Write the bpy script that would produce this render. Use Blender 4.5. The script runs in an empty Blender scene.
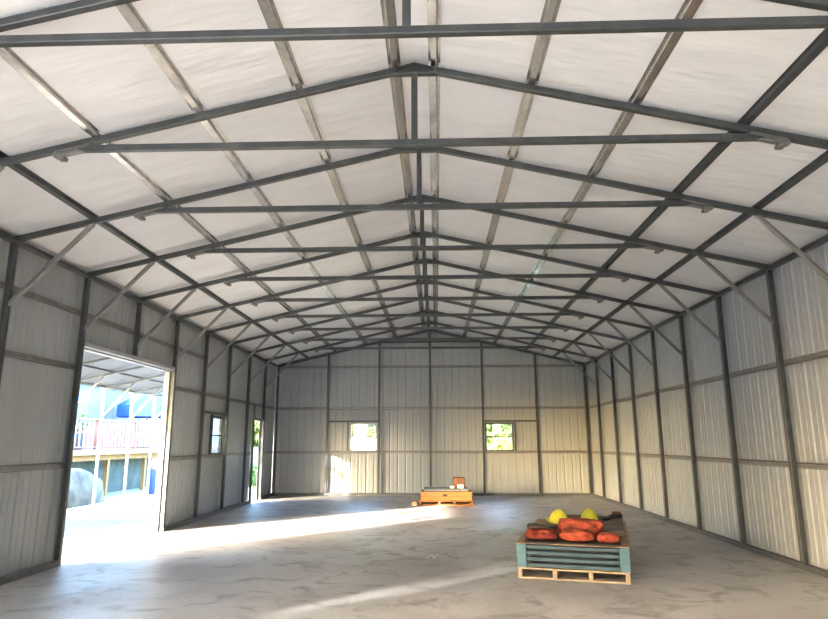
import bpy, bmesh, math, random
from mathutils import Vector, Matrix, noise
random.seed(7)
PI = math.pi
C = bpy.context.scene.collection
sc = bpy.context.scene

# ------------------------------------------------------------------ camera
F_PX = 629.3; PITCH = .2077; YAW = .0343; ROLL = .0018
cam = bpy.data.cameras.new('camera'); cam.sensor_width = 36; cam.lens = F_PX*36/828
cam.clip_start = .05; cam.clip_end = 400
co = bpy.data.objects.new('camera', cam); C.objects.link(co); sc.camera = co
R = Vector((math.cos(YAW), math.sin(YAW), 0))
FW = Vector((-math.sin(YAW)*math.cos(PITCH), math.cos(YAW)*math.cos(PITCH), math.sin(PITCH)))
U = R.cross(FW)
cx_ = R*math.cos(ROLL) - U*math.sin(ROLL); cy_ = R*math.sin(ROLL) + U*math.cos(ROLL)
mw = Matrix((cx_, cy_, -FW)).transposed().to_4x4(); mw.translation = Vector((.1665, 0, 1.493))
co.matrix_world = mw

# ------------------------------------------------------------------ light
TAN = .232                                   # low sun, 13 degrees, coming from the left and behind
sun = bpy.data.lights.new('sun', 'SUN'); sun.energy = 11.5; sun.angle = math.radians(.8); sun.color = (1, .965, .90)
so = bpy.data.objects.new('sun', sun); C.objects.link(so)
so.rotation_euler = Vector((1, 1, -TAN*math.sqrt(2))).to_track_quat('-Z', 'Y').to_euler()
w = bpy.data.worlds.new('sky'); sc.world = w; w.use_nodes = True
nt = w.node_tree; nt.nodes.clear()
sk = nt.nodes.new('ShaderNodeTexSky'); sk.sky_type = 'NISHITA'; sk.sun_disc = False
sk.sun_elevation = math.radians(25); sk.sun_rotation = math.radians(225); sk.air_density = 1.0; sk.dust_density = 2.5
hs = nt.nodes.new('ShaderNodeHueSaturation'); hs.inputs['Saturation'].default_value = 1.25
bg = nt.nodes.new('ShaderNodeBackground'); bg.inputs[1].default_value = 2.4
wo = nt.nodes.new('ShaderNodeOutputWorld')
nt.links.new(sk.outputs[0], hs.inputs['Color']); nt.links.new(hs.outputs[0], bg.inputs[0]); nt.links.new(bg.outputs[0], wo.inputs[0])
sc.view_settings.view_transform = 'Standard'; sc.view_settings.look = 'None'
sc.view_settings.gamma = 1; sc.view_settings.use_curve_mapping = False
sc.view_settings.exposure = 1.95
cy = sc.cycles
cy.max_bounces = 12; cy.diffuse_bounces = 8; cy.glossy_bounces = 4; cy.transmission_bounces = 6; cy.transparent_max_bounces = 8
cy.use_denoising = True; cy.sample_clamp_indirect = 8; cy.caustics_reflective = False; cy.caustics_refractive = False

# ------------------------------------------------------------------ materials
def mat(name, col, rough=.6, metal=0., var=.0, scale=6., bump=0., bscale=30., col2=None, stretch=(1, 1, 1), detail=4, spec=None, trans=0.):
    m = bpy.data.materials.new(name); m.use_nodes = True
    n = m.node_tree; b = n.nodes['Principled BSDF']
    b.inputs['Roughness'].default_value = rough; b.inputs['Metallic'].default_value = metal
    if spec is not None: b.inputs['Specular IOR Level'].default_value = spec
    tc = n.nodes.new('ShaderNodeTexCoord'); mp = n.nodes.new('ShaderNodeMapping'); mp.inputs['Scale'].default_value = stretch
    n.links.new(tc.outputs['Object'], mp.inputs[0])
    c2 = col2 or tuple(max(0, c*(1-var)) for c in col)
    nz = n.nodes.new('ShaderNodeTexNoise'); nz.inputs['Scale'].default_value = scale; nz.inputs['Detail'].default_value = detail
    n.links.new(mp.outputs[0], nz.inputs['Vector'])
    r = n.nodes.new('ShaderNodeValToRGB'); r.color_ramp.elements[0].position = .35; r.color_ramp.elements[1].position = .65
    r.color_ramp.elements[0].color = (*c2, 1); r.color_ramp.elements[1].color = (*col, 1)
    n.links.new(nz.outputs[0], r.inputs[0]); n.links.new(r.outputs[0], b.inputs['Base Color'])
    if bump:
        nb = n.nodes.new('ShaderNodeTexNoise'); nb.inputs['Scale'].default_value = bscale; n.links.new(mp.outputs[0], nb.inputs['Vector'])
        bp = n.nodes.new('ShaderNodeBump'); bp.inputs['Strength'].default_value = bump; bp.inputs['Distance'].default_value = .02
        n.links.new(nb.outputs[0], bp.inputs['Height']); n.links.new(bp.outputs[0], b.inputs['Normal'])
    return m

M = {}
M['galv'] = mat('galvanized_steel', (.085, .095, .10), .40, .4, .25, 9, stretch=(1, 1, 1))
M['galv_lit'] = mat('lit_galvanized_steel', (.68, .67, .64), .27, .9, .2, 12)  # lit copy of the galvanized steel, for purlins that catch reflections
M['sheet'] = mat('pale_sheet_metal', (.41, .44, .465), .5, .15, .10, 1.3, stretch=(1, 1, .35))
M['vinyl'] = mat('white_roof_insulation', (.80, .82, .855), .5, 0, .07, 2.2, bump=.9, bscale=3.5, spec=.4, stretch=(.5, 2.2, 1))
M['girt'] = mat('grey_girt_steel', (.24, .24, .235), .42, .4, .2, 9)
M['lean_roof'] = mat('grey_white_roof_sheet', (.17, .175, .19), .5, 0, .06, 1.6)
M['trim'] = mat('dark_steel_rail', (.16, .165, .17), .5, .5, .2, 8)
M['frame_white'] = mat('window_vinyl', (.62, .62, .60), .4)
M['frame_dark'] = mat('dark_window_frame', (.08, .085, .09), .45, .3)
M['palewood'] = mat('pale_pallet_wood', (.45, .35, .24), .8, 0, .35, 5, stretch=(1, 8, 8))
M['orangewood'] = mat('orange_pine', (.50, .22, .07), .7, 0, .3, 5, stretch=(1, 8, 8))
M['teal'] = mat('teal_paint', (.034, .085, .125), .55, 0, .3, 9)
M['teal_light'] = mat('light_teal_paint', (.075, .185, .25), .55, 0, .25, 9)
M['card'] = mat('brown_cardboard', (.20, .155, .115), .85, 0, .3, 4)
M['cardpale'] = mat('pale_cardboard', (.36, .25, .17), .85, 0, .2, 4)
M['orange'] = mat('orange_red_webbing', (.56, .095, .04), .75, 0, .5, 16, bump=.5, bscale=40)
M['red'] = mat('dull_red_webbing', (.26, .03, .015), .8, 0, .5, 16, bump=.5, bscale=40)
M['black'] = mat('black_plastic', (.015, .015, .017), .5)
M['yellow'] = mat('yellow_plastic', (.70, .66, .05), .4, 0, .1, 8)
M['brown'] = mat('dark_brown_box', (.22, .10, .06), .8, 0, .3, 8)
M['white'] = mat('white_wrap', (.8, .8, .8), .5)
M['bluegrey'] = mat('blue_grey_wrap', (.22, .25, .30), .6, 0, .3, 14)
M['deckwood'] = mat('honey_deck_wood', (.30, .17, .06), .7, 0, .25, 4, stretch=(6, 1, 6))
M['railwood'] = mat('reddish_rail_wood', (.22, .09, .07), .7, 0, .2, 4)
M['whitepaint'] = mat('white_paint', (.30, .31, .34), .6, 0, .05, 4)
M['pinkpaint'] = mat('pale_pink_siding', (.26, .18, .18), .7, 0, .1, 3)
M['skirt'] = mat('grey_green_block', (.075, .095, .085), .9, 0, .35, 2.5)
M['hay'] = mat('pale_rubble', (.17, .17, .14), .95, 0, .4, 3, bump=1, bscale=8)
M['blue'] = mat('blue_tarp', (.012, .06, .28), .5, 0, .4, 3)
M['bluepale'] = mat('pale_blue_siding', (.15, .20, .26), .7, 0, .3, 3)
M['terracotta'] = mat('dark_pot', (.05, .05, .07), .7)
M['leaf_light'] = mat('light_leaves', (.12, .19, .04), .7, 0, .6, 1.5)
M['leaf_yellow'] = mat('yellow_green_leaves', (.26, .28, .03), .7, 0, .4, 1.5)
M['leaf_dark'] = mat('dark_leaves', (.08, .19, .05), .7, 0, .5, 1.5)
M['bark'] = mat('bark', (.12, .08, .05), .9, 0, .4, 6)
M['fence'] = mat('weathered_fence', (.10, .10, .125), .9, 0, .3, 3)
M['grass'] = mat('dry_grass_ground', (.28, .30, .16), 1, 0, .4, .8, bump=.6, bscale=9, col2=(.36, .32, .24))

def glass_mat():
    m = bpy.data.materials.new('window_glass'); m.use_nodes = True; n = m.node_tree; n.nodes.clear()
    t = n.nodes.new('ShaderNodeBsdfTransparent'); t.inputs[0].default_value = (.93, .96, .95, 1)
    g = n.nodes.new('ShaderNodeBsdfGlossy'); g.inputs['Roughness'].default_value = .03
    x = n.nodes.new('ShaderNodeMixShader'); x.inputs[0].default_value = .08
    o = n.nodes.new('ShaderNodeOutputMaterial')
    n.links.new(t.outputs[0], x.inputs[1]); n.links.new(g.outputs[0], x.inputs[2]); n.links.new(x.outputs[0], o.inputs[0])
    return m
M['glass'] = glass_mat()

def concrete(name, a, b, c, rough):
    m = bpy.data.materials.new(name); m.use_nodes = True; n = m.node_tree; bs = n.nodes['Principled BSDF']
    tc = n.nodes.new('ShaderNodeTexCoord')
    def nz(scale, det, dist=0.):
        t = n.nodes.new('ShaderNodeTexNoise'); t.inputs['Scale'].default_value = scale; t.inputs['Detail'].default_value = det
        t.inputs['Distortion'].default_value = dist; n.links.new(tc.outputs['Object'], t.inputs['Vector']); return t
    def ramp(src, p0, p1, c0, c1):
        r = n.nodes.new('ShaderNodeValToRGB'); r.color_ramp.elements[0].position = p0; r.color_ramp.elements[1].position = p1
        r.color_ramp.elements[0].color = (*c0, 1); r.color_ramp.elements[1].color = (*c1, 1); n.links.new(src.outputs[0], r.inputs[0]); return r
    def mix(fac, x, y, mode='MIX', f=None):
        q = n.nodes.new('ShaderNodeMix'); q.data_type = 'RGBA'; q.blend_type = mode
        if f is None: n.links.new(fac.outputs[0], q.inputs[0])
        else: q.inputs[0].default_value = f
        n.links.new(x, q.inputs[6]); n.links.new(y, q.inputs[7]); return q
    base = ramp(nz(.7, 6, .6), .38, .62, a, b)
    stain = ramp(nz(2.4, 8, 1.2), .52, .68, (0, 0, 0), (1, 1, 1))
    dark = n.nodes.new('ShaderNodeRGB'); dark.outputs[0].default_value = (*c, 1)
    q1 = mix(stain, base.outputs[0], dark.outputs[0])
    fine = ramp(nz(22, 5), .3, .7, (.82, .82, .82), (1, 1, 1))
    q2 = mix(None, q1.outputs[2], fine.outputs[0], 'MULTIPLY', 1.)
    n.links.new(q2.outputs[2], bs.inputs['Base Color'])
    rr = n.nodes.new('ShaderNodeMapRange'); rr.inputs[3].default_value = rough-.1; rr.inputs[4].default_value = rough+.18
    n.links.new(nz(1.3, 5).outputs[0], rr.inputs[0]); n.links.new(rr.outputs[0], bs.inputs['Roughness'])
    bp = n.nodes.new('ShaderNodeBump'); bp.inputs['Strength'].default_value = .12; bp.inputs['Distance'].default_value = .01
    n.links.new(nz(9, 6).outputs[0], bp.inputs['Height']); n.links.new(bp.outputs[0], bs.inputs['Normal'])
    return m
M['concrete'] = concrete('troweled_concrete', (.41, .39, .375), (.53, .52, .51), (.27, .255, .245), .45)
M['slab'] = concrete('outdoor_concrete', (.30, .30, .30), (.36, .36, .36), (.26, .26, .26), .6)

# ------------------------------------------------------------------ mesh helpers
class MB:
    def __init__(s): s.bm = bmesh.new()
    def box(s, c, d, rz=0., bev=0., rot=None):
        m = Matrix.Translation(c) @ (rot.to_4x4() if rot else Matrix.Rotation(rz, 4, 'Z')) @ Matrix.Diagonal((*d, 1))
        r = bmesh.ops.create_cube(s.bm, size=1, matrix=m)
        if bev:
            e = list({e for v in r['verts'] for e in v.link_edges})
            bmesh.ops.bevel(s.bm, geom=e, offset=bev, segments=1, profile=.5, affect='EDGES', clamp_overlap=True)
        return s
    def bar(s, p, q, w_=.06, h=None, bev=.006, up=(0, 0, 1)):
        p = Vector(p); q = Vector(q); h = h or w_; z = (q-p).normalized(); u = Vector(up)
        if abs(z.dot(u)) > .98: u = Vector((0, 1, 0))
        x = u.cross(z).normalized(); y = z.cross(x)
        rot = Matrix((x, y, z)).transposed()
        return s.box((p+q)/2, (w_, h, (q-p).length), bev=bev, rot=rot)
    def cyl(s, p, q, r, r2=None, seg=14):
        p = Vector(p); q = Vector(q); z = q-p
        m = Matrix.Translation((p+q)/2) @ z.to_track_quat('Z', 'Y').to_matrix().to_4x4()
        bmesh.ops.create_cone(s.bm, cap_ends=True, segments=seg, radius1=r, radius2=r if r2 is None else r2, depth=z.length, matrix=m)
        return s
    def faces(s, vs, fs):
        v = [s.bm.verts.new(x) for x in vs]
        for f in fs: s.bm.faces.new([v[i] for i in f])
        return s
    def extrude_profile(s, prof, p, q, side, up):
        """open profile [(a,b)...] (a along side, b along up) swept from p to q"""
        p = Vector(p); q = Vector(q); side = Vector(side); up = Vector(up)
        A = [s.bm.verts.new(p+side*a+up*b) for a, b in prof]; B = [s.bm.verts.new(q+side*a+up*b) for a, b in prof]
        n = len(prof)
        for i in range(n): s.bm.faces.new((A[i], A[(i+1) % n], B[(i+1) % n], B[i]))
        s.bm.faces.new(A[::-1]) ; s.bm.faces.new(B)
        return s
    def build(s, name, m, parent=None, smooth=False):
        bmesh.ops.recalc_face_normals(s.bm, faces=s.bm.faces)
        me = bpy.data.meshes.new(name); s.bm.to_mesh(me); s.bm.free()
        me.materials.append(M[m] if isinstance(m, str) else m)
        if smooth:
            for p in me.polygons: p.use_smooth = True
        o = bpy.data.objects.new(name, me); C.objects.link(o)
        if parent: o.parent = parent; o.matrix_parent_inverse = parent.matrix_world.inverted() if parent.type != 'EMPTY' else Matrix.Translation(-parent.location)
        return o
def tag(o, label, cat, group=None, kind=None):
    o['label'] = label; o['category'] = cat
    if group: o['group'] = group
    if kind: o['kind'] = kind
    return o
def struct(o, label=None):
    o['kind'] = 'structure'
    if label: o['label'] = label
    return o
def empty(name, loc, label=None, cat=None, group=None):
    o = bpy.data.objects.new(name, None); C.objects.link(o); o.location = loc; o.empty_display_size = .1
    if label: tag(o, label, cat, group)
    return o
# hat channel, open towards the frames it is screwed to (b grows away from the frame)
HAT = [(-.055, 0), (-.028, 0), (-.022, .036), (.022, .036), (.028, 0), (.055, 0), (.055, .003), (.031, .003), (.025, .039), (-.025, .039), (-.031, .003), (-.055, .003)]

HATP = [(-.055, .037), (-.034, .037), (-.024, 0), (.024, 0), (.034, .037), (.055, .037), (.055, .039), (-.055, .039)]
# ------------------------------------------------------------------ the building
S = 1.524; Y0 = 8.119
YK = lambda k: Y0+k*S if k < 7 else 18.66
XW = 4.54; H = 3.718; RISE = 1.063; HALF = 4.57; SL = RISE/HALF
rz_ = lambda x: H+RISE-SL*abs(x)          # rafter centre line
XS = 4.625                                 # wall sheet, inner face
YB = 18.745; YF = -7.0
DOOR = (YK(0)+.05, YK(2)-.05, 2.75)        # the wide left opening
WK = (16.46, 17.22, 2.06)                  # walk door opening
WIN = (13.40, 14.16, 1.24, 2.04)           # left window
WB1 = (-2.36, -1.57, 1.24, 2.04); WB2 = (1.60, 2.40, 1.24, 2.04)

def ribbed(name, P, u0, u1, top, holes=(), extra=(), z0=0.):
    """P(u, out, z) -> point; ribs every 9 inches pushed outwards"""
    pitch = .2286; pts = {}
    k0 = math.floor(u0/pitch)
    prof = [(0, 0), (.060, 0), (.066, .005), (.080, .005), (.086, 0), (.165, 0), (.180, .014), (.205, .014), (.222, 0)]
    seq = []
    for k in range(k0, int(u1/pitch)+2):
        for a, o in prof: seq.append((k*pitch+a, o))
    def off(u):
        for (a, o), (b, o2) in zip(seq, seq[1:]):
            if a <= u <= b: return o+(o2-o)*((u-a)/(b-a))
        return 0
    us = sorted({round(a, 5) for a, o in seq if u0 < a < u1} | {u0, u1} | {x for h in holes for x in h[:2]} | set(extra))
    mb = MB(); bm = mb.bm; cache = {}
    def V(u, z):
        k = (round(u, 5), round(z, 4))
        if k not in cache: cache[k] = bm.verts.new(P(u, off(u), z))
        return cache[k]
    for a, b in zip(us, us[1:]):
        m_ = (a+b)/2; segs = []; cur = z0
        for h in sorted([h for h in holes if h[0] < m_ < h[1]], key=lambda h: h[2]):
            if h[2] > cur: segs.append((cur, cur, h[2], h[2]))
            cur = h[3]
        segs.append((cur, cur, top(a), top(b)))
        for zl, zl2, za, zb in segs: bm.faces.new((V(a, zl), V(b, zl2), V(b, zb), V(a, za)))
    o = mb.build(name, 'sheet')
    sd = o.modifiers.new('thickness', 'SOLIDIFY'); sd.thickness = .004; sd.offset = 0
    return o

ztop = lambda x: rz_(x)+.10
struct(ribbed('wall_left', lambda u, o, z: (-XS-o, u, z), YF, YB, lambda u: H+.09,
       [(DOOR[0], DOOR[1], 0, DOOR[2]), (WK[0], WK[1], 0, WK[2]), WIN, (2.25, 2.80, 0, 2.06), (-6.8, .3, 0, 3.62)]), 'left wall of ribbed pale sheet metal with the wide opening')
struct(ribbed('wall_right', lambda u, o, z: (XS+o, u, z), YF, YB, lambda u: H+.09), 'right wall of ribbed pale sheet metal')
struct(ribbed('wall_back', lambda u, o, z: (u, YB+o, z), -XS, XS, ztop, [WB1, WB2], (0,)), 'back gable wall of ribbed sheet metal with two small windows')
struct(ribbed('wall_front', lambda u, o, z: (u, YF-o, z), -XS, XS, ztop, [(-4.2, -3.2, 0, 2.06)], (0,)), 'front gable wall behind the camera')
fb = MB(); fb.box((0, (YF+YB)/2, -.1), (2*XS+.12, YB-YF+.12, .2)); struct(fb.build('floor', 'concrete'), 'troweled grey concrete slab floor')
# roof: vinyl faced insulation, gently dimpled between purlins
cb = MB(); bm = cb.bm
CT = .030+.040
PX = [.17, 1.03, 1.92, 2.84, 3.68]
for sgn in (-1, 1):
    nx, ny = 60, 110; vv = []
    for i in range(nx+1):
        x = (XS+.02)*i/nx
        near = min(abs(x-p) for p in PX+[4.5, 0])
        for j in range(ny+1):
            y = YF+(YB-YF+.03)*j/ny
            d = min(1, near/.25)*.012*noise.noise(Vector((x*1.3*sgn, y*.9, 3)))
            vv.append(bm.verts.new((sgn*x, y, rz_(x)+CT+.004+d)))
    for i in range(nx):
        for j in range(ny):
            a = i*(ny+1)+j; bm.faces.new((vv[a], vv[a+1], vv[a+ny+2], vv[a+ny+1]))
bmesh.ops.remove_doubles(bm, verts=bm.verts, dist=1e-4)
ce = cb.build('ceiling', 'vinyl', smooth=True); struct(ce, 'white insulated underside of the pitched roof')
sd = ce.modifiers.new('thickness', 'SOLIDIFY'); sd.thickness = .06; sd.offset = 1 if ce.data.polygons[0].normal.z > 0 else -1

# base rails, eave rails
for n_, (a, b, x) in enumerate([(YF+.05, DOOR[0]-.02, -XW), (DOOR[1]+.02, WK[0]-.16, -XW), (WK[1]+.02, YB-.02, -XW), (YF+.05, YB-.02, XW)], 1):
    segs = [(a, b)]
    if n_ == 1: segs = [(a, -6.8), (.3, 2.25), (2.8, b)]
    t = MB()
    for p, q in segs: t.bar((x, p, .035), (x, q, .035), .07)
    struct(t.build('trim_%d' % n_, 'trim'), 'steel base rail along the side wall')
t = MB(); t.bar((-XW, YB-.045, .035), (XW, YB-.045, .035), .07); struct(t.build('trim_5', 'trim'), 'steel base rail along the back wall')
for n_, x in ((6, -XW), (7, XW)):
    t = MB(); t.bar((x, YF+.05, H-.01), (x, YB-.03, H-.01), .06); struct(t.build('trim_%d' % n_, 'galv'), 'steel eave rail along the top of the side wall')

# portal frames
ORD = {-5: 'just above the viewer', 7: 'against the back wall', 6: 'second from the back wall', 5: 'third from the back wall', 4: 'fourth from the back wall', 3: 'fifth from the back wall', 2: 'at the far side of the wide opening', 1: 'above the wide opening',
       0: 'at the near side of the wide opening', -1: 'just in front of the wide opening', -2: 'with its whole collar beam high in the picture', -3: 'with its collar beam across the picture top', -4: 'nearest to the viewer'}
for k in range(-4, 8):
    y = YK(k)
    r = empty('portal_frame', (0, y, 0), 'galvanized steel roof and wall frame ' + ORD[k], 'steel frame', 'galvanized portal frames')
    for s in (-1, 1):
        zb = 2.81 if (s < 0 and k == 1) else 0.07
        MB().bar((s*XW, y, zb), (s*XW, y, H-.04), .066, .066, .007).build('column', 'galv', r)
        MB().bar((0, y, rz_(0)), (s*4.60, y, rz_(4.60)), .06).build('rafter', 'galv', r)
        if k < 7:
            MB().bar((s*3.66, y, rz_(3.66)-.03), (s*4.52, y, 2.98), .045, .045).build('knee_brace', 'girt', r)
            bk = MB(); bk.bar((s*2.86, y-.034, rz_(2.86)-.05), (s*3.16, y-.034, rz_(3.16)-.052), .006, .07, 0, up=(0, 1, 0))
            bk.bar((s*2.84, y, rz_(2.84)-.06), (s*3.20, y, rz_(3.20)-.055), .055, .045)
            bk.box((s*3.12, y, rz_(3.12)-.10), (.06, .07, .035), bev=.004)
            bk.build('bracket', 'girt', r)
    if k < 7:
        MB().bar((-2.98, y, 4.045), (2.98, y, 4.045), .058, .058, .006).build('collar_beam', 'galv', r)
        MB().bar((0, y, 4.075), (0, y, rz_(0)-.02), .055).build('king_post', 'galv', r)
        g = MB(); g.bar((-.17, y-.033, rz_(.17)-.01), (0, y-.033, rz_(0)+.0), .006, .09, 0, up=(0, 1, 0)); g.bar((.17, y-.033, rz_(.17)-.01), (0, y-.033, rz_(0)), .006, .09, 0, up=(0, 1, 0))
        g.bar((-.20, y, rz_(.10)-.028), (.20, y, rz_(.10)-.028), .064, .05, .004); g.build('ridge_plate', 'galv', r)
    else:
        MB().bar((-1.42, y, 4.44), (1.42, y, 4.44), .055).build('collar_beam', 'galv', r)

# purlins
PN = ['beside the ridge', 'second down from the ridge', 'third down from the ridge', 'where the collar beams end', 'lowest one, above the knee braces']
for s in (-1, 1):
    side = Vector((1, 0, -s*SL)).normalized(); up = Vector((s*SL, 0, 1)).normalized()
    for i, x in enumerate(PX):
        p = MB().extrude_profile(HATP, (s*x, YF+.05, rz_(x)+.031), (s*x, YB-.03, rz_(x)+.031), side, up)
        tag(p.build('roof_purlin', 'galv_lit' if i < (4 if s < 0 else 3) else 'galv'), 'long galvanized roof purlin on the %s slope, %s' % ('left' if s < 0 else 'right', PN[i]), 'purlin', 'roof purlins')

# girts
HATG = [(-.04, .034), (-.028, .034), (-.023, 0), (.023, 0), (.028, .034), (.04, .034), (.04, .037), (-.04, .037)]
def girt(p, q, side, up, label, group):
    g = MB().extrude_profile(HATG, p, q, side, up)
    return tag(g.build('wall_girt', 'girt'), label, 'wall girt', group)
GX = XW+.033
rows = [(1.21, 'at waist height'), (2.47, 'just above head height')]
for z, t_ in rows:
    girt((GX, YF+.05, z), (GX, YB-.03, z), (0, 0, 1), (1, 0, 0), 'horizontal steel girt running the whole right wall ' + t_, 'right wall girts')
    girt((-XW, YB-.050, z), (XW, YB-.050, z), (0, 0, 1), (0, 1, 0), 'horizontal steel girt across the back wall ' + t_, 'back wall girts')
girt((-XW, YB-.050, 3.70), (XW, YB-.050, 3.70), (0, 0, 1), (0, 1, 0), 'topmost horizontal steel girt across the back wall at eave height', 'back wall girts')
girt((-GX, 2.85, 1.21), (-GX, DOOR[0]-.03, 1.21), (0, 0, 1), (-1, 0, 0), 'waist high steel girt on the left wall in front of the wide opening', 'left wall girts')
girt((-GX, .9, 2.47), (-GX, DOOR[0]-.03, 2.47), (0, 0, 1), (-1, 0, 0), 'head high steel girt on the left wall in front of the wide opening', 'left wall girts')
girt((-GX, .9, 3.20), (-GX, YK(3), 3.20), (0, 0, 1), (-1, 0, 0), 'high steel girt passing above the wide opening in the left wall', 'left wall girts')
girt((-GX, DOOR[1]+.03, 1.21), (-GX, WK[0]-.05, 1.21), (0, 0, 1), (-1, 0, 0), 'waist high steel girt on the left wall from wide opening to walk door', 'left wall girts')
girt((-GX, DOOR[1]+.03, 2.47), (-GX, YB-.03, 2.47), (0, 0, 1), (-1, 0, 0), 'head high steel girt on the left wall beyond the wide opening', 'left wall girts')
girt((-GX, WK[1]+.05, 1.21), (-GX, YB-.03, 1.21), (0, 0, 1), (-1, 0, 0), 'short waist high girt between walk door and back corner', 'left wall girts')

# gable posts
for x, t_ in ((-3.03, 'leftmost'), (-1.51, 'between the left window and the middle'), (0, 'central'), (1.53, 'left of the right-hand back window'), (3.10, 'rightmost')):
    tag(MB().bar((x, YB-.085, .07), (x, YB-.085, rz_(x)-.03), .058).build('gable_post', 'galv'), 'upright steel gable post on the back wall, ' + t_, 'post', 'gable posts of the back wall')

# windows
def window(n_, P, u0, u1, z0, z1, frame='frame_white', label=''):
    def bx(mb, a, b, c, d, o0, o1):
        v0 = Vector(P(a, o0, c)); v1 = Vector(P(b, o1, d)); mb.box((v0+v1)/2, [abs(v1[i]-v0[i]) for i in range(3)])
    r = MB(); t = .035
    bx(r, u0-.01, u0+t, z0, z1, -.01, .05); bx(r, u1-t, u1+.01, z0, z1, -.01, .05)
    bx(r, u0-.01, u1+.01, z1-t, z1+.01, -.01, .05); bx(r, u0-.01, u1+.01, z0-.01, z0+t, -.01, .05)
    root = struct(r.build('window_%d' % n_, frame), label)
    s_ = MB(); zm = (z0+z1)/2; bx(s_, u0+t, u1-t, zm-.018, zm+.018, .0, .035); s_.build('sash_rail', frame, root)
    g = MB(); bx(g, u0+t, u1-t, z0+t, zm-.018, .010, .014); bx(g, u0+t, u1-t, zm+.018, z1-t, .022, .026); g.build('pane', 'glass', root)
window(1, lambda u, o, z: (u, YB+o, z), *WB1, label='left small window in the back wall')
window(2, lambda u, o, z: (u, YB+o, z), *WB2, frame='frame_dark', label='right small window in the back wall')
window(3, lambda u, o, z: (-XS-o, u, z), *WIN, frame='frame_dark', label='small window in the left wall')
def beam(name, pts, label, w_=.055, m='galv'):
    mb = MB()
    for p, q in pts: mb.bar(p, q, w_)
    return struct(mb.build(name, m), label)
yb = YB-.085
beam('trim_8', [((-3.0, yb, 2.09), (-1.54, yb, 2.09)), ((-2.41, yb, 1.25), (-2.41, yb, 2.06))], 'tube framing around left back window', .045)
beam('trim_9', [((1.56, yb, 2.09), (3.07, yb, 2.09)), ((2.45, yb, 1.25), (2.45, yb, 2.06))], 'tube framing around right back window', .045)
beam('trim_10', [((-XW, YK(3)+.03, 2.10), (-XW, YK(4)-.03, 2.10)), ((-XW, 13.27, 1.25), (-XW, 13.27, 2.07))], 'tube framing around left wall window', .05)
# wide opening: header, walk door frame
d1 = MB(); d1.bar((-XW, DOOR[0], 2.785), (-XW, DOOR[1], 2.785), .066); d1.box((-XS+.005, (DOOR[0]+DOOR[1])/2, 2.74), (.09, DOOR[1]-DOOR[0], .02))
d1.box((-XS-.02, DOOR[0]-.005, 1.37), (.09, .012, 2.74)); d1.box((-XS-.02, DOOR[1]+.005, 1.37), (.09, .012, 2.74))
struct(d1.build('door_1', 'sheet'), 'wide framed opening in the left wall')
d2 = MB(); d2.bar((-XW, WK[0]-.13, .0), (-XW, WK[0]-.13, 2.44), .06); d2.bar((-XW, WK[0]-.1, 2.09), (-XW, WK[1], 2.09), .05)
struct(d2.build('door_2', 'trim'), 'open walk doorway near the back left corner')

# ------------------------------------------------------------------ lean-to
LX = -8.22; lz = lambda x: 3.62+(x+XS)*(.78/3.6)
sb = MB(); sb.box(((LX-.12-XS-.07)/2, 5.9, -.1), (abs(LX)-XS+.05, 25.9, .2)); struct(sb.build('floor_lean_to', 'slab'), 'pale concrete slab under the lean-to')
lr = MB(); x0, x1 = -XS-.03, LX-.15
for j in range(0, 1):
    a, b = lz(x0)+.07, lz(x1)+.07
    YL = -.4
    lr.faces([(x0, YL, a), (x1, YL, b), (x1, YB, b), (x0, YB, a), (x0, YL, a+.03), (x1, YL, b+.03), (x1, YB, b+.03), (x0, YB, a+.03)],
             [(0, 1, 2, 3), (4, 5, 6, 7), (0, 1, 5, 4), (1, 2, 6, 5), (2, 3, 7, 6), (3, 0, 4, 7)])
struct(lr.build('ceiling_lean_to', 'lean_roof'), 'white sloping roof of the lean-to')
struct(ribbed('shade_wall_lean_to', lambda u, o, z: (LX-.05-o, u, z), YK(0), YK(3)-.1, lambda u: 2.80), 'sheeting added unseen on the outer side of the lean-to to block sun')  # sheeting added out of view to keep sun off the far slab
LO = {-5: 'at the open near end of the lean-to', -4: 'next to the open near end', -3: 'third from the open near end', -2: 'fourth from the open near end', -1: 'just before the added outer sheeting',
      0: 'at the near end of the added outer sheeting', 1: 'first one behind the added outer sheeting', 2: 'second one behind the added outer sheeting', 3: 'nearest to the added outer sheeting in view',
      4: 'leftmost in the wide opening', 5: 'in the middle of the wide opening', 6: 'rightmost in the wide opening', 7: 'at the far end of the lean-to'}
for k in range(-5, 8):
    y = YK(k)
    lab = 'slim galvanized lean-to frame, ' + LO[k]
    r = empty('lean_to_frame', (LX, y, 0), lab, 'steel frame', 'lean-to frames')
    MB().bar((LX, y, 0), (LX, y, lz(LX)-.03), .06).build('post', 'girt', r)
    MB().bar((-XS-.03, y, lz(-XS)), (LX-.1, y, lz(LX-.1)), .055).build('rafter', 'girt', r)
    MB().bar((LX+.03, y, 2.15), (LX+.75, y, lz(LX+.75)-.03), .04).build('knee_brace', 'girt', r)
for i, x in enumerate((-5.4, -6.35, -7.3)):
    q = MB().bar((x, -.3, lz(x)+.05), (x, YB-.05, lz(x)+.05), .05, .035)
    tag(q.build('roof_purlin', 'galv'), 'long purlin under the lean-to roof, %s' % ('closest to the main wall', 'along the middle of the slope', 'closest to the outer eave')[i], 'purlin', 'lean-to purlins')
ev = MB(); ev.bar((LX, -.3, lz(LX)+.03), (LX, YB-.05, lz(LX)+.03), .05); struct(ev.build('trim_11', 'trim'), 'eave rail of the lean-to')

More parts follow.
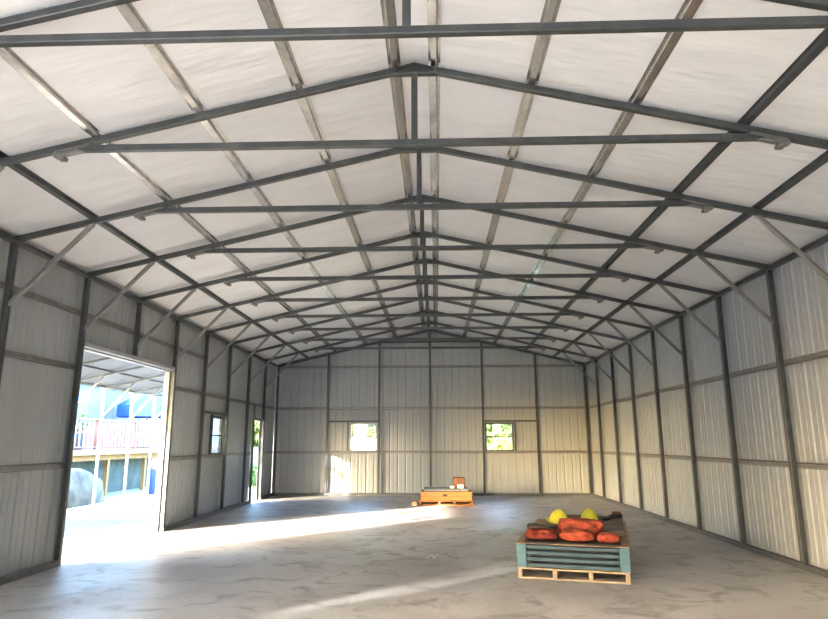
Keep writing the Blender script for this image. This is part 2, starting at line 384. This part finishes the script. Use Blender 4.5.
# ------------------------------------------------------------------ outdoors
gb = MB(); gb.box((0, 10, -.35), (220, 220, .3)); struct(gb.build('ground', 'grass'), 'dry grassy ground around the building')
struct(MB().box((.0, -11.2, -.1), (9.3, 8.2, .2)).build('floor_bounce_apron', 'slab'), 'pale concrete apron added behind the viewer to bounce light indoors')  # added out of view, pale so it bounces light up to the ceiling
nb = empty('sunblocker', (-15.5, -16.3, -.2), 'grey barn added out of view to the left, behind the viewer', 'sun blocker')  # gabled block added out of view to keep sun out of the openings
mb = MB(); mb.box((-15.5, -16.3, 3.5), (5, 8.6, 7.4), -PI/4*3); mb.build('wall', 'fence', nb)
rm = Matrix.Translation((-15.5, -16.3, 7.2)) @ Matrix.Rotation(-PI/4*3, 4, 'Z')
mb = MB(); mb.faces([rm @ Vector(p) for p in [(-2.8, -4.6, 0), (2.8, -4.6, 0), (0, -4.6, 1.5), (-2.8, 4.6, 0), (2.8, 4.6, 0), (0, 4.6, 1.5)]], [(0, 1, 2), (3, 5, 4), (0, 3, 4, 1), (1, 4, 5, 2), (2, 5, 3, 0)]); mb.build('roof', 'trim', nb)
# neighbour's raised deck
dk = empty('raised_deck', (-10.4, 20, -.2), 'raised honey wood deck with white balusters outside the wide opening', 'deck')
y0, y1 = 13.5, 30.; xd = -10.4
MB().box((xd-1.25, (y0+y1)/2, 1.26), (2.6, y1-y0, .05)).build('deck_floor', 'deckwood', dk)
MB().box((xd+.05, (y0+y1)/2, 1.20), (.05, y1-y0, .16)).build('rim_board', 'deckwood', dk)
MB().box((xd-.25, (y0+y1)/2, 1.02), (.10, y1-y0, .16)).build('beam', 'deckwood', dk)
for y in (15.9, 18.6, 20.9, 23.6, 26.4): MB().box((xd-.25, y, .37), (.13, .13, 1.14)).build('deck_post', 'deckwood', dk)
MB().box((xd+.02, (y0+y1)/2, 2.20), (.10, y1-y0, .05)).build('handrail', 'railwood', dk)
MB().box((xd+.02, (y0+y1)/2, 1.36), (.05, y1-y0, .05)).build('bottom_rail', 'railwood', dk)
for y in (14.6, 17.1, 19.6, 22.1, 24.6, 27.1): MB().box((xd+.02, y, 1.75), (.09, .09, .98)).build('rail_post', 'railwood', dk)
y = y0+.1
while y < y1:
    if abs((y-14.6) % 2.5) > .1: MB().box((xd+.02, y, 1.78), (.035, .035, .82)).build('baluster', 'whitepaint', dk)
    y += .24
struct(MB().box((xd-.9, (y0+y1)/2, .42), (.12, y1-y0, 1.24)).build('trim_12', 'skirt'), 'grey green skirting below the deck')
# low screens on the deck
tag(MB().box((xd-1.4, 16.9, 1.70), (.08, 3.8, .84), bev=.01).build('privacy_screen', 'pinkpaint'), 'pale pink screen on the deck behind its balusters, left one', 'screen')
tag(MB().box((xd-1.5, 23.0, 1.72), (.08, 5.6, .88), bev=.01).build('privacy_screen', 'railwood'), 'reddish wooden screen on the deck behind its balusters, right one', 'screen')
# blue parasol on the deck
um = empty('patio_umbrella', (-11.6, 25.6, 1.28), 'open blue patio umbrella on the raised deck', 'umbrella')
mb = MB(); n = 8; top_ = (-11.6, 25.6, 3.75); ring = [(-11.6+1.2*math.cos(2*PI*i/n), 25.6+1.2*math.sin(2*PI*i/n), 2.95) for i in range(n)]; skirt = [(a, b, 2.5) for a, b, c in ring]
mb.faces([top_]+ring+skirt, [(0, 1+i, 1+(i+1) % n) for i in range(n)]+[(1+i, 1+n+i, 1+n+(i+1) % n, 1+(i+1) % n) for i in range(n)])
o = mb.build('canopy', 'blue', um); sd = o.modifiers.new('thickness', 'SOLIDIFY'); sd.thickness = .01
MB().cyl((-11.6, 25.6, 1.285), (-11.6, 25.6, 3.74), .03).build('pole', 'whitepaint', um)
MB().cyl((-11.6, 25.6, 1.285), (-11.6, 25.6, 1.36), .25).build('base', 'terracotta', um)
def pot(x, y, z, lab, s=1.):
    r = empty('potted_plant', (x, y, z), lab, 'potted plant')
    MB().cyl((x, y, z), (x, y, z+.32*s), .13*s, .18*s).build('pot', 'terracotta', r)
    leaves('foliage', [(x, y, z+.55*s, .28*s)], 160, .07, 'leaf_dark', r)
def leaves(name, blobs, n, size, m, parent=None, seed=1):
    rnd = random.Random(seed); vs = []; fs = []
    for bx, by, bz, br in blobs:
        for _ in range(n):
            d = Vector((rnd.gauss(0, 1), rnd.gauss(0, 1), rnd.gauss(0, 1))).normalized()*br*(.55+.5*rnd.random())
            c = Vector((bx, by, bz))+d; a = Vector((rnd.gauss(0, 1), rnd.gauss(0, 1), rnd.gauss(0, 1))).normalized()
            b = a.cross(Vector((rnd.random(), rnd.random(), rnd.random()))).normalized(); s = size*(.6+.8*rnd.random())
            i = len(vs); vs += [c-a*s, c+b*s*.45, c+a*s, c-b*s*.45]; fs.append((i, i+1, i+2, i+3))
    me = bpy.data.meshes.new(name); me.from_pydata([tuple(v) for v in vs], [], fs); me.materials.append(M[m])
    o = bpy.data.objects.new(name, me); C.objects.link(o)
    if parent: o.parent = parent; o.matrix_parent_inverse = Matrix.Translation(-parent.location)
    return o
pot(-10.75, 17.9, 1.285, 'dark potted plant on the deck, left one of two behind the handrail', 1.55)
pot(-10.75, 19.1, 1.285, 'dark potted plant on the deck, right one of two behind the handrail', 1.5)
# pile, barrel
mb = MB(); bmesh.ops.create_icosphere(mb.bm, subdivisions=4, radius=1)
for v in mb.bm.verts:
    nn = 1+.12*noise.noise(v.co*2.2); v.co = Vector((v.co.x*.42*nn, v.co.y*2.1*nn, max(-.15, v.co.z)*.95*nn)); v.co += Vector((-9.35, 16.2, -.06))
tag(mb.build('rubble_pile', 'hay', smooth=True), 'pale mound of rubble in front of the raised deck', 'rubble')
bl = empty('barrel', (-9.3, 21.75, -.2), 'blue barrel with a dark lid near the deck', 'barrel')
MB().cyl((-9.3, 21.75, -.2), (-9.3, 21.75, .62), .32, seg=24).build('body', 'blue', bl); MB().cyl((-9.3, 21.75, .62), (-9.3, 21.75, .98), .30, .2, seg=24).build('lid', 'brown', bl)
# neighbour's house behind the deck
sh = empty('house', (-16, 29, -.2), 'pale blue house behind the raised deck', 'house')
MB().box((-16, 28, 1.75), (6, 29, 3.9)).build('wall', 'bluepale', sh)
rf = MB(); rf.faces([(-19.6, 13, 3.7), (-12.5, 13, 3.7), (-16, 13, 5.0), (-19.6, 43, 3.7), (-12.5, 43, 3.7), (-16, 43, 5.0)], [(0, 1, 2), (3, 5, 4), (0, 3, 4, 1), (1, 4, 5, 2), (2, 5, 3, 0)]); rf.build('roof', 'bluegrey', sh)
for y in (17.5, 21.2, 28.5, 33.5):
    wn = MB().box((-12.98, y, 2.45), (.08, 1.3, 1.2)).build('window', 'whitepaint', sh); g = MB().box((-12.93, y, 2.45), (.02, 1.1, 1.0)).build('pane', 'frame_dark', sh); g.parent = wn; g.matrix_parent_inverse = Matrix.Identity(4)
pf = empty('board_fence', (-12, 36, -.2), 'pinkish board fence seen low in the left wall window', 'fence')
fm = MB(); y = 31.0
while y < 43: fm.box((-12, y, .6), (.03, .22, 1.6)); y += .24
fm.build('boards', 'pinkpaint', pf)
# fence and greenery behind
fn = empty('board_fence', (-7.5, 27, -.2), 'weathered grey board fence beyond the walk doorway', 'fence')
fm = MB(); x = -9.6
while x < -5.2: fm.box((x, 27, .55), (.135, .025, 1.5)); x += .15
fm.build('boards', 'fence', fn); MB().box((-7.4, 27.04, 1.1), (4.5, .04, .08)).build('rail', 'fence', fn)
wf = empty('low_white_wall', (-3, 25, -.2), 'low whitewashed wall seen through the left back window', 'wall')
MB().box((-3.2, 26, .70), (3.4, .2, 1.8)).build('wall_body', 'whitepaint', wf); MB().box((-3.2, 26, 1.63), (3.5, .28, .06)).build('coping', 'pinkpaint', wf)
def tree(x, y, h, r, m, lab, name='tree', n=420, nb=12, leaf=.16, seed=3, trunk=True):
    t = empty(name, (x, y, -.2), lab, 'tree' if name == 'tree' else 'bush'); rnd = random.Random(seed)
    bl = [(x+rnd.uniform(-.6, .6)*r, y+rnd.uniform(-.5, .5)*r, -.2+h*(rnd.uniform(.35, .9) if trunk else rnd.uniform(.15, .8)), r*rnd.uniform(.4, .62)) for _ in range(nb)]
    leaves('foliage', bl, n, leaf, m, t, seed)
    tk = MB(); tk.cyl((x, y, -.2), (x+.1, y, h*.6), .06*h/2, .025*h/2); tk.build('trunk', 'bark', t)
tree(-8.5, 31, 4.6, 1.5, 'leaf_light', 'light green tree behind the grey board fence', seed=1)
tree(-3.6, 31, 4.4, 2.6, 'leaf_light', 'pale green tree above the low whitewashed wall', seed=2, n=800, nb=16)
tree(4.0, 33, 4.8, 2.8, 'leaf_light', 'light green tree beyond the right back window', seed=4, n=800, nb=16)
tree(3.3, 27.5, 1.75, 1.0, 'leaf_yellow', 'bright yellow green bush beyond the right back window', 'bush', seed=5, trunk=False, leaf=.1)
tree(-6.9, 25.2, .75, .7, 'leaf_dark', 'low green bush at the foot of the grey board fence', 'bush', seed=6, trunk=False, leaf=.08, nb=7)
tree(-13, 53, 7, 3.5, 'leaf_dark', 'dark green tree beyond the far end of the pale blue house', seed=7)
tree(-13, -5.9, 6.2, 1.7, 'leaf_dark', 'small dark tree added out of view, behind the viewer, to thin the sun', seed=11, n=150, nb=11, leaf=.12)  # added out of view, its leaves weaken the nearer sun streak
tree(-12.2, 9.2, 5.4, 1.5, 'leaf_dark', 'thin dark tree added unseen behind the outer sheeting to dim the sun', seed=12, n=70, nb=9, leaf=.11)  # added out of view to dim the sun patch on the back wall
tree(1.0, 45, 7.5, 3.2, 'leaf_dark', 'dark green tree farthest behind the back wall', seed=8)

# ------------------------------------------------------------------ near load
TH = -.262
A = Vector((1.07, 7.56, 0))                       # front left foot of the pallet
ux = Vector((math.cos(TH), math.sin(TH), 0)); uy = Vector((-math.sin(TH), math.cos(TH), 0))
Lp = lambda u, v, z: A+ux*u+uy*v+Vector((0, 0, z))
PWd, PLn = 1.20, 2.35
def lbox(mb, u0, u1, v0, v1, z0, z1, bev=.004): mb.box(Lp((u0+u1)/2, (v0+v1)/2, (z0+z1)/2), (u1-u0, v1-v0, z1-z0), TH, bev); return mb
pl = empty('wooden_pallet', Lp(PWd/2, PLn/2, 0), 'long pale wooden pallet under the teal crate', 'pallet')
for i in range(4):
    u = .0+i*(PWd-.05)/3; lbox(MB(), u, u+.05, 0, PLn, .018, .098).build('stringer', 'palewood', pl)
for i in range(12):
    v = .002+i*(PLn-.105)/11; lbox(MB(), 0, PWd, v, v+.1, .098, .118).build('deck_board', 'palewood', pl)
for i in range(5):
    v = .002+i*(PLn-.105)/4; lbox(MB(), 0, PWd, v, v+.1, 0, .018).build('base_board', 'palewood', pl)
cr = empty('teal_crate', Lp(PWd/2, PLn/2, .118), 'slatted teal crate on the long pale pallet', 'crate')
Z0, Z1 = .118, .365
for u in (0, PWd-.10):
    for v in (0, PLn-.07): lbox(MB(), u-.01*(u == 0), u+.10+.01*(u > 0), v, v+.07, Z0, Z1, .006).build('corner_post', 'teal_light', cr)
for i in range(4):
    z = Z0+.004+i*.064
    lbox(MB(), .10, PWd-.10, .03, .055, z, z+.040).build('front_slat', 'teal', cr)
    for u in (.0, PWd-.03): lbox(MB(), u, u+.03, .07, PLn-.07, z, z+.040).build('side_slat', 'teal', cr)
    lbox(MB(), .10, PWd-.10, PLn-.045, PLn-.015, z, z+.040).build('back_slat', 'teal', cr)
lbox(MB(), .12, PWd-.12, .25, PLn-.09, Z0+.002, Z1-.02).build('packed_goods', 'black', cr)
tag(lbox(MB(), -.02, PWd+.02, .01, PLn+.01, Z1+.001, Z1+.014).build('cardboard_sheet', 'cardpale'), 'pale cardboard sheet lying over the teal crate', 'cardboard')
ZT = Z1+.015
tag(lbox(MB(), .36, PWd-.02, .72, PLn-.03, ZT, ZT+.075, .01).build('flat_carton', 'card'), 'large flat brown carton on the teal crate behind the orange bundles', 'carton')
bs = MB(); bs_o = lbox(bs, .08, PWd-.08, -.005, .66, ZT, ZT+.022, .01)
tag(bs.build('folded_sheet', 'black'), 'folded black sheet under the orange bundles', 'plastic sheet')
def bundle(u0, u1, v0, v1, z0, z1, m, lab, seed, name='orange_bundle', folds=5.):
    mb = MB(); bmesh.ops.create_icosphere(mb.bm, subdivisions=4, radius=1)
    c = Lp((u0+u1)/2, (v0+v1)/2, (z0+z1)/2); hu, hv, hz = (u1-u0)/2, (v1-v0)/2, (z1-z0)/2
    for v in mb.bm.verts:
        p = v.co.copy(); q = Vector([math.copysign(abs(t)**.62, t) for t in p])
        f = 1+.16*noise.noise(p*2.3+Vector((seed, 0, 0)))+.09*noise.noise(p*6+Vector((0, seed, 0)))-.12*abs(math.sin(p.x*folds+seed+2*noise.noise(p*1.5)))**6
        z = max(q.z, -.999)
        v.co = c+ux*(q.x*hu*f)+uy*(q.y*hv*f)+Vector((0, 0, max(-1, z*(f if z > 0 else 1))*hz))
    o = mb.build(name, m, smooth=True); tag(o, lab, 'bundle', 'orange bundles on the teal crate'); return o
zb = ZT+.023
bundle(.08, .445, .0, .40, zb, zb+.125, 'red', 'dull red fabric bundle at the left end of the crate', 2)
bundle(.475, .845, .0, .36, zb, zb+.12, 'orange', 'orange fabric bundle at the front middle of the crate', 5)
bundle(.87, 1.11, .0, .36, zb, zb+.09, 'orange', 'low orange fabric bundle at the right front of the crate', 9)
bundle(.42, .95, .40, .68, zb, zb+.20, 'orange', 'tallest orange fabric bundle, heaped behind the front ones', 13)
lo = MB(); prev = None
for i in range(25):
    a = 2*PI*i/24; p = Lp(.27+.16*math.cos(a), .20+.14*math.sin(a), zb+.138+.012*math.sin(3*a))
    if prev: lo.bar(prev, p, .035, .012, 0)
    prev = p
tag(lo.build('dark_strap', 'black'), 'dark looped strap lying on the dull red bundle', 'strap')
def hat(u, v, z, rz, tilt, lab):
    P = Lp(u, v, z); mb = MB(); bm = mb.bm
    bmesh.ops.create_uvsphere(bm, u_segments=28, v_segments=16, radius=1)
    bmesh.ops.delete(bm, geom=[q for q in bm.verts if q.co.z < -.01], context='VERTS')
    for q in bm.verts:
        rdg = 1+.06*max(0, 1-abs(q.co.y)*6)
        q.co = Vector((q.co.x*.125, q.co.y*.105, q.co.z*.15*rdg))
    mt = Matrix.Translation(P) @ Matrix.Rotation(rz, 4, 'Z') @ Matrix.Rotation(tilt, 4, 'Y')
    r = empty('hard_hat', P, lab, 'hard hat', 'yellow hard hats')
    bmesh.ops.transform(bm, matrix=mt, verts=bm.verts); o = mb.build('shell', 'yellow', r, smooth=True)
    sd = o.modifiers.new('thickness', 'SOLIDIFY'); sd.thickness = .004
    br = MB(); n = 32; vs = []
    for i in range(n):
        a = 2*PI*i/n; ex = 1.12+(.28*max(0, math.cos(a))**2)
        for k, zz in ((1, .0), (ex, -.008), (ex, -.013), (1, -.006)): vs.append(mt @ Vector((.126*k*math.cos(a), .106*k*math.sin(a), zz)))
    br.faces(vs, [(4*i+j, 4*((i+1) % n)+j, 4*((i+1) % n)+(j+1) % 4, 4*i+(j+1) % 4) for i in range(n) for j in range(4)])
    br.build('brim', 'yellow', r)
hat(.40, .86, ZT+.135, PI-.9, -.30, 'yellow hard hat tipped against the bundles at the left of the crate')
hat(.755, 1.42, ZT+.10, -1.2, .0, 'yellow hard hat farther back on the flat brown carton')
bar = empty('long_handled_tool', Lp(.9, 1.7, ZT+.1), 'dark long handled tool lying across the flat brown carton', 'tool')
MB().cyl(Lp(.96, 1.5, ZT+.118), Lp(1.12, 1.95, ZT+.118), .013).build('handle', 'black', bar)
MB().cyl(Lp(1.02, 1.82, ZT+.118), Lp(1.16, 2.0, ZT+.118), .026).build('grip', 'black', bar)
MB().box(Lp(.96, 1.5, ZT+.118), (.11, .05, .04), TH+.9, .006).build('tool_head', 'black', bar)
tag(MB().box(Lp(1.10, 2.16, ZT+.11), (.12, .26, .06), TH, .01).build('small_red_pack', 'red'), 'small reddish pack at the back right corner of the crate', 'pack')

# ------------------------------------------------------------------ far load
fx, fy, fr_ = .40, 16.32, .03
def fbox(mb, u0, u1, v0, v1, z0, z1, bev=.004): mb.box((fx+(u0+u1)/2, fy+(v0+v1)/2, (z0+z1)/2), (u1-u0, v1-v0, z1-z0), 0, bev); return mb
p2 = empty('wooden_pallet', (fx, fy, 0), 'wooden pallet near the back wall under the pine crate', 'pallet')
for u in (-.66, -.2, .16, .60): fbox(MB(), u, u+.06, -.5, .5, .018, .088).build('stringer', 'brown', p2)
for i in range(7): fbox(MB(), -.68, .68, -.5+i*.15, -.4+i*.15, .088, .106).build('deck_board', 'orangewood', p2)
for i in range(3): fbox(MB(), -.68, .68, -.5+i*.44, -.38+i*.44, 0, .018).build('base_board', 'orangewood', p2)
c2 = empty('pine_crate', (fx, fy, .106), 'orange pine crate on the pallet near the back wall', 'crate')
for i in range(2): fbox(MB(), -.62, .62, -.45, -.43, .108+i*.105, .208+i*.105).build('front_board', 'orangewood', c2)
for i in range(2): fbox(MB(), -.62, .62, .43, .45, .108+i*.105, .208+i*.105).build('back_board', 'orangewood', c2)
for u in (-.62, .60): fbox(MB(), u, u+.02, -.43, .43, .108, .313).build('side_board', 'orangewood', c2)
fbox(MB(), -.60, .60, -.43, .43, .28, .302).build('lid', 'brown', c2)
fbox(MB(), -.09, .02, -.457, -.448, .20, .255).build('hand_hole', 'black', c2)
tag(fbox(MB(), -.55, .55, -.38, .38, .315, .375, .015).build('wrapped_panel', 'bluegrey'), 'dark blue grey wrapped panel lying on the pine crate', 'panel')
tag(fbox(MB(), .18, .47, -.15, .15, .376, .63, .01).build('cardboard_box', 'brown'), 'dark brown cardboard box on top of the pine crate', 'box')
tag(MB().cyl((fx+.42, fy-.30, .428), (fx+.27, fy-.30, .428), .052, seg=20).build('white_roll', 'white'), 'larger white roll in front of the dark brown box', 'roll')
tag(MB().cyl((fx+.20, fy-.30, .410), (fx+.09, fy-.30, .410), .034, seg=20).build('white_roll', 'white'), 'smaller white roll in front of the dark brown box', 'roll')
tag(fbox(MB(), -.84, -.72, -.62, -.30, 0, .09, .01).build('timber_offcut', 'palewood'), 'short pale timber offcut at the left of the far pallet', 'timber')
# chalk scribble and saw cut joint on the slab
ch = MB()
for a in ((.02, 8.72, .10, 9.02), (.12, 8.74, .17, 9.0), (.10, 9.02, .12, 8.74)):
    ch.bar((a[0], a[1], .001), (a[2], a[3], .001), .012, .002, 0)
tag(ch.build('chalk_mark', 'white'), 'white chalk scribble on the concrete floor', 'chalk mark')
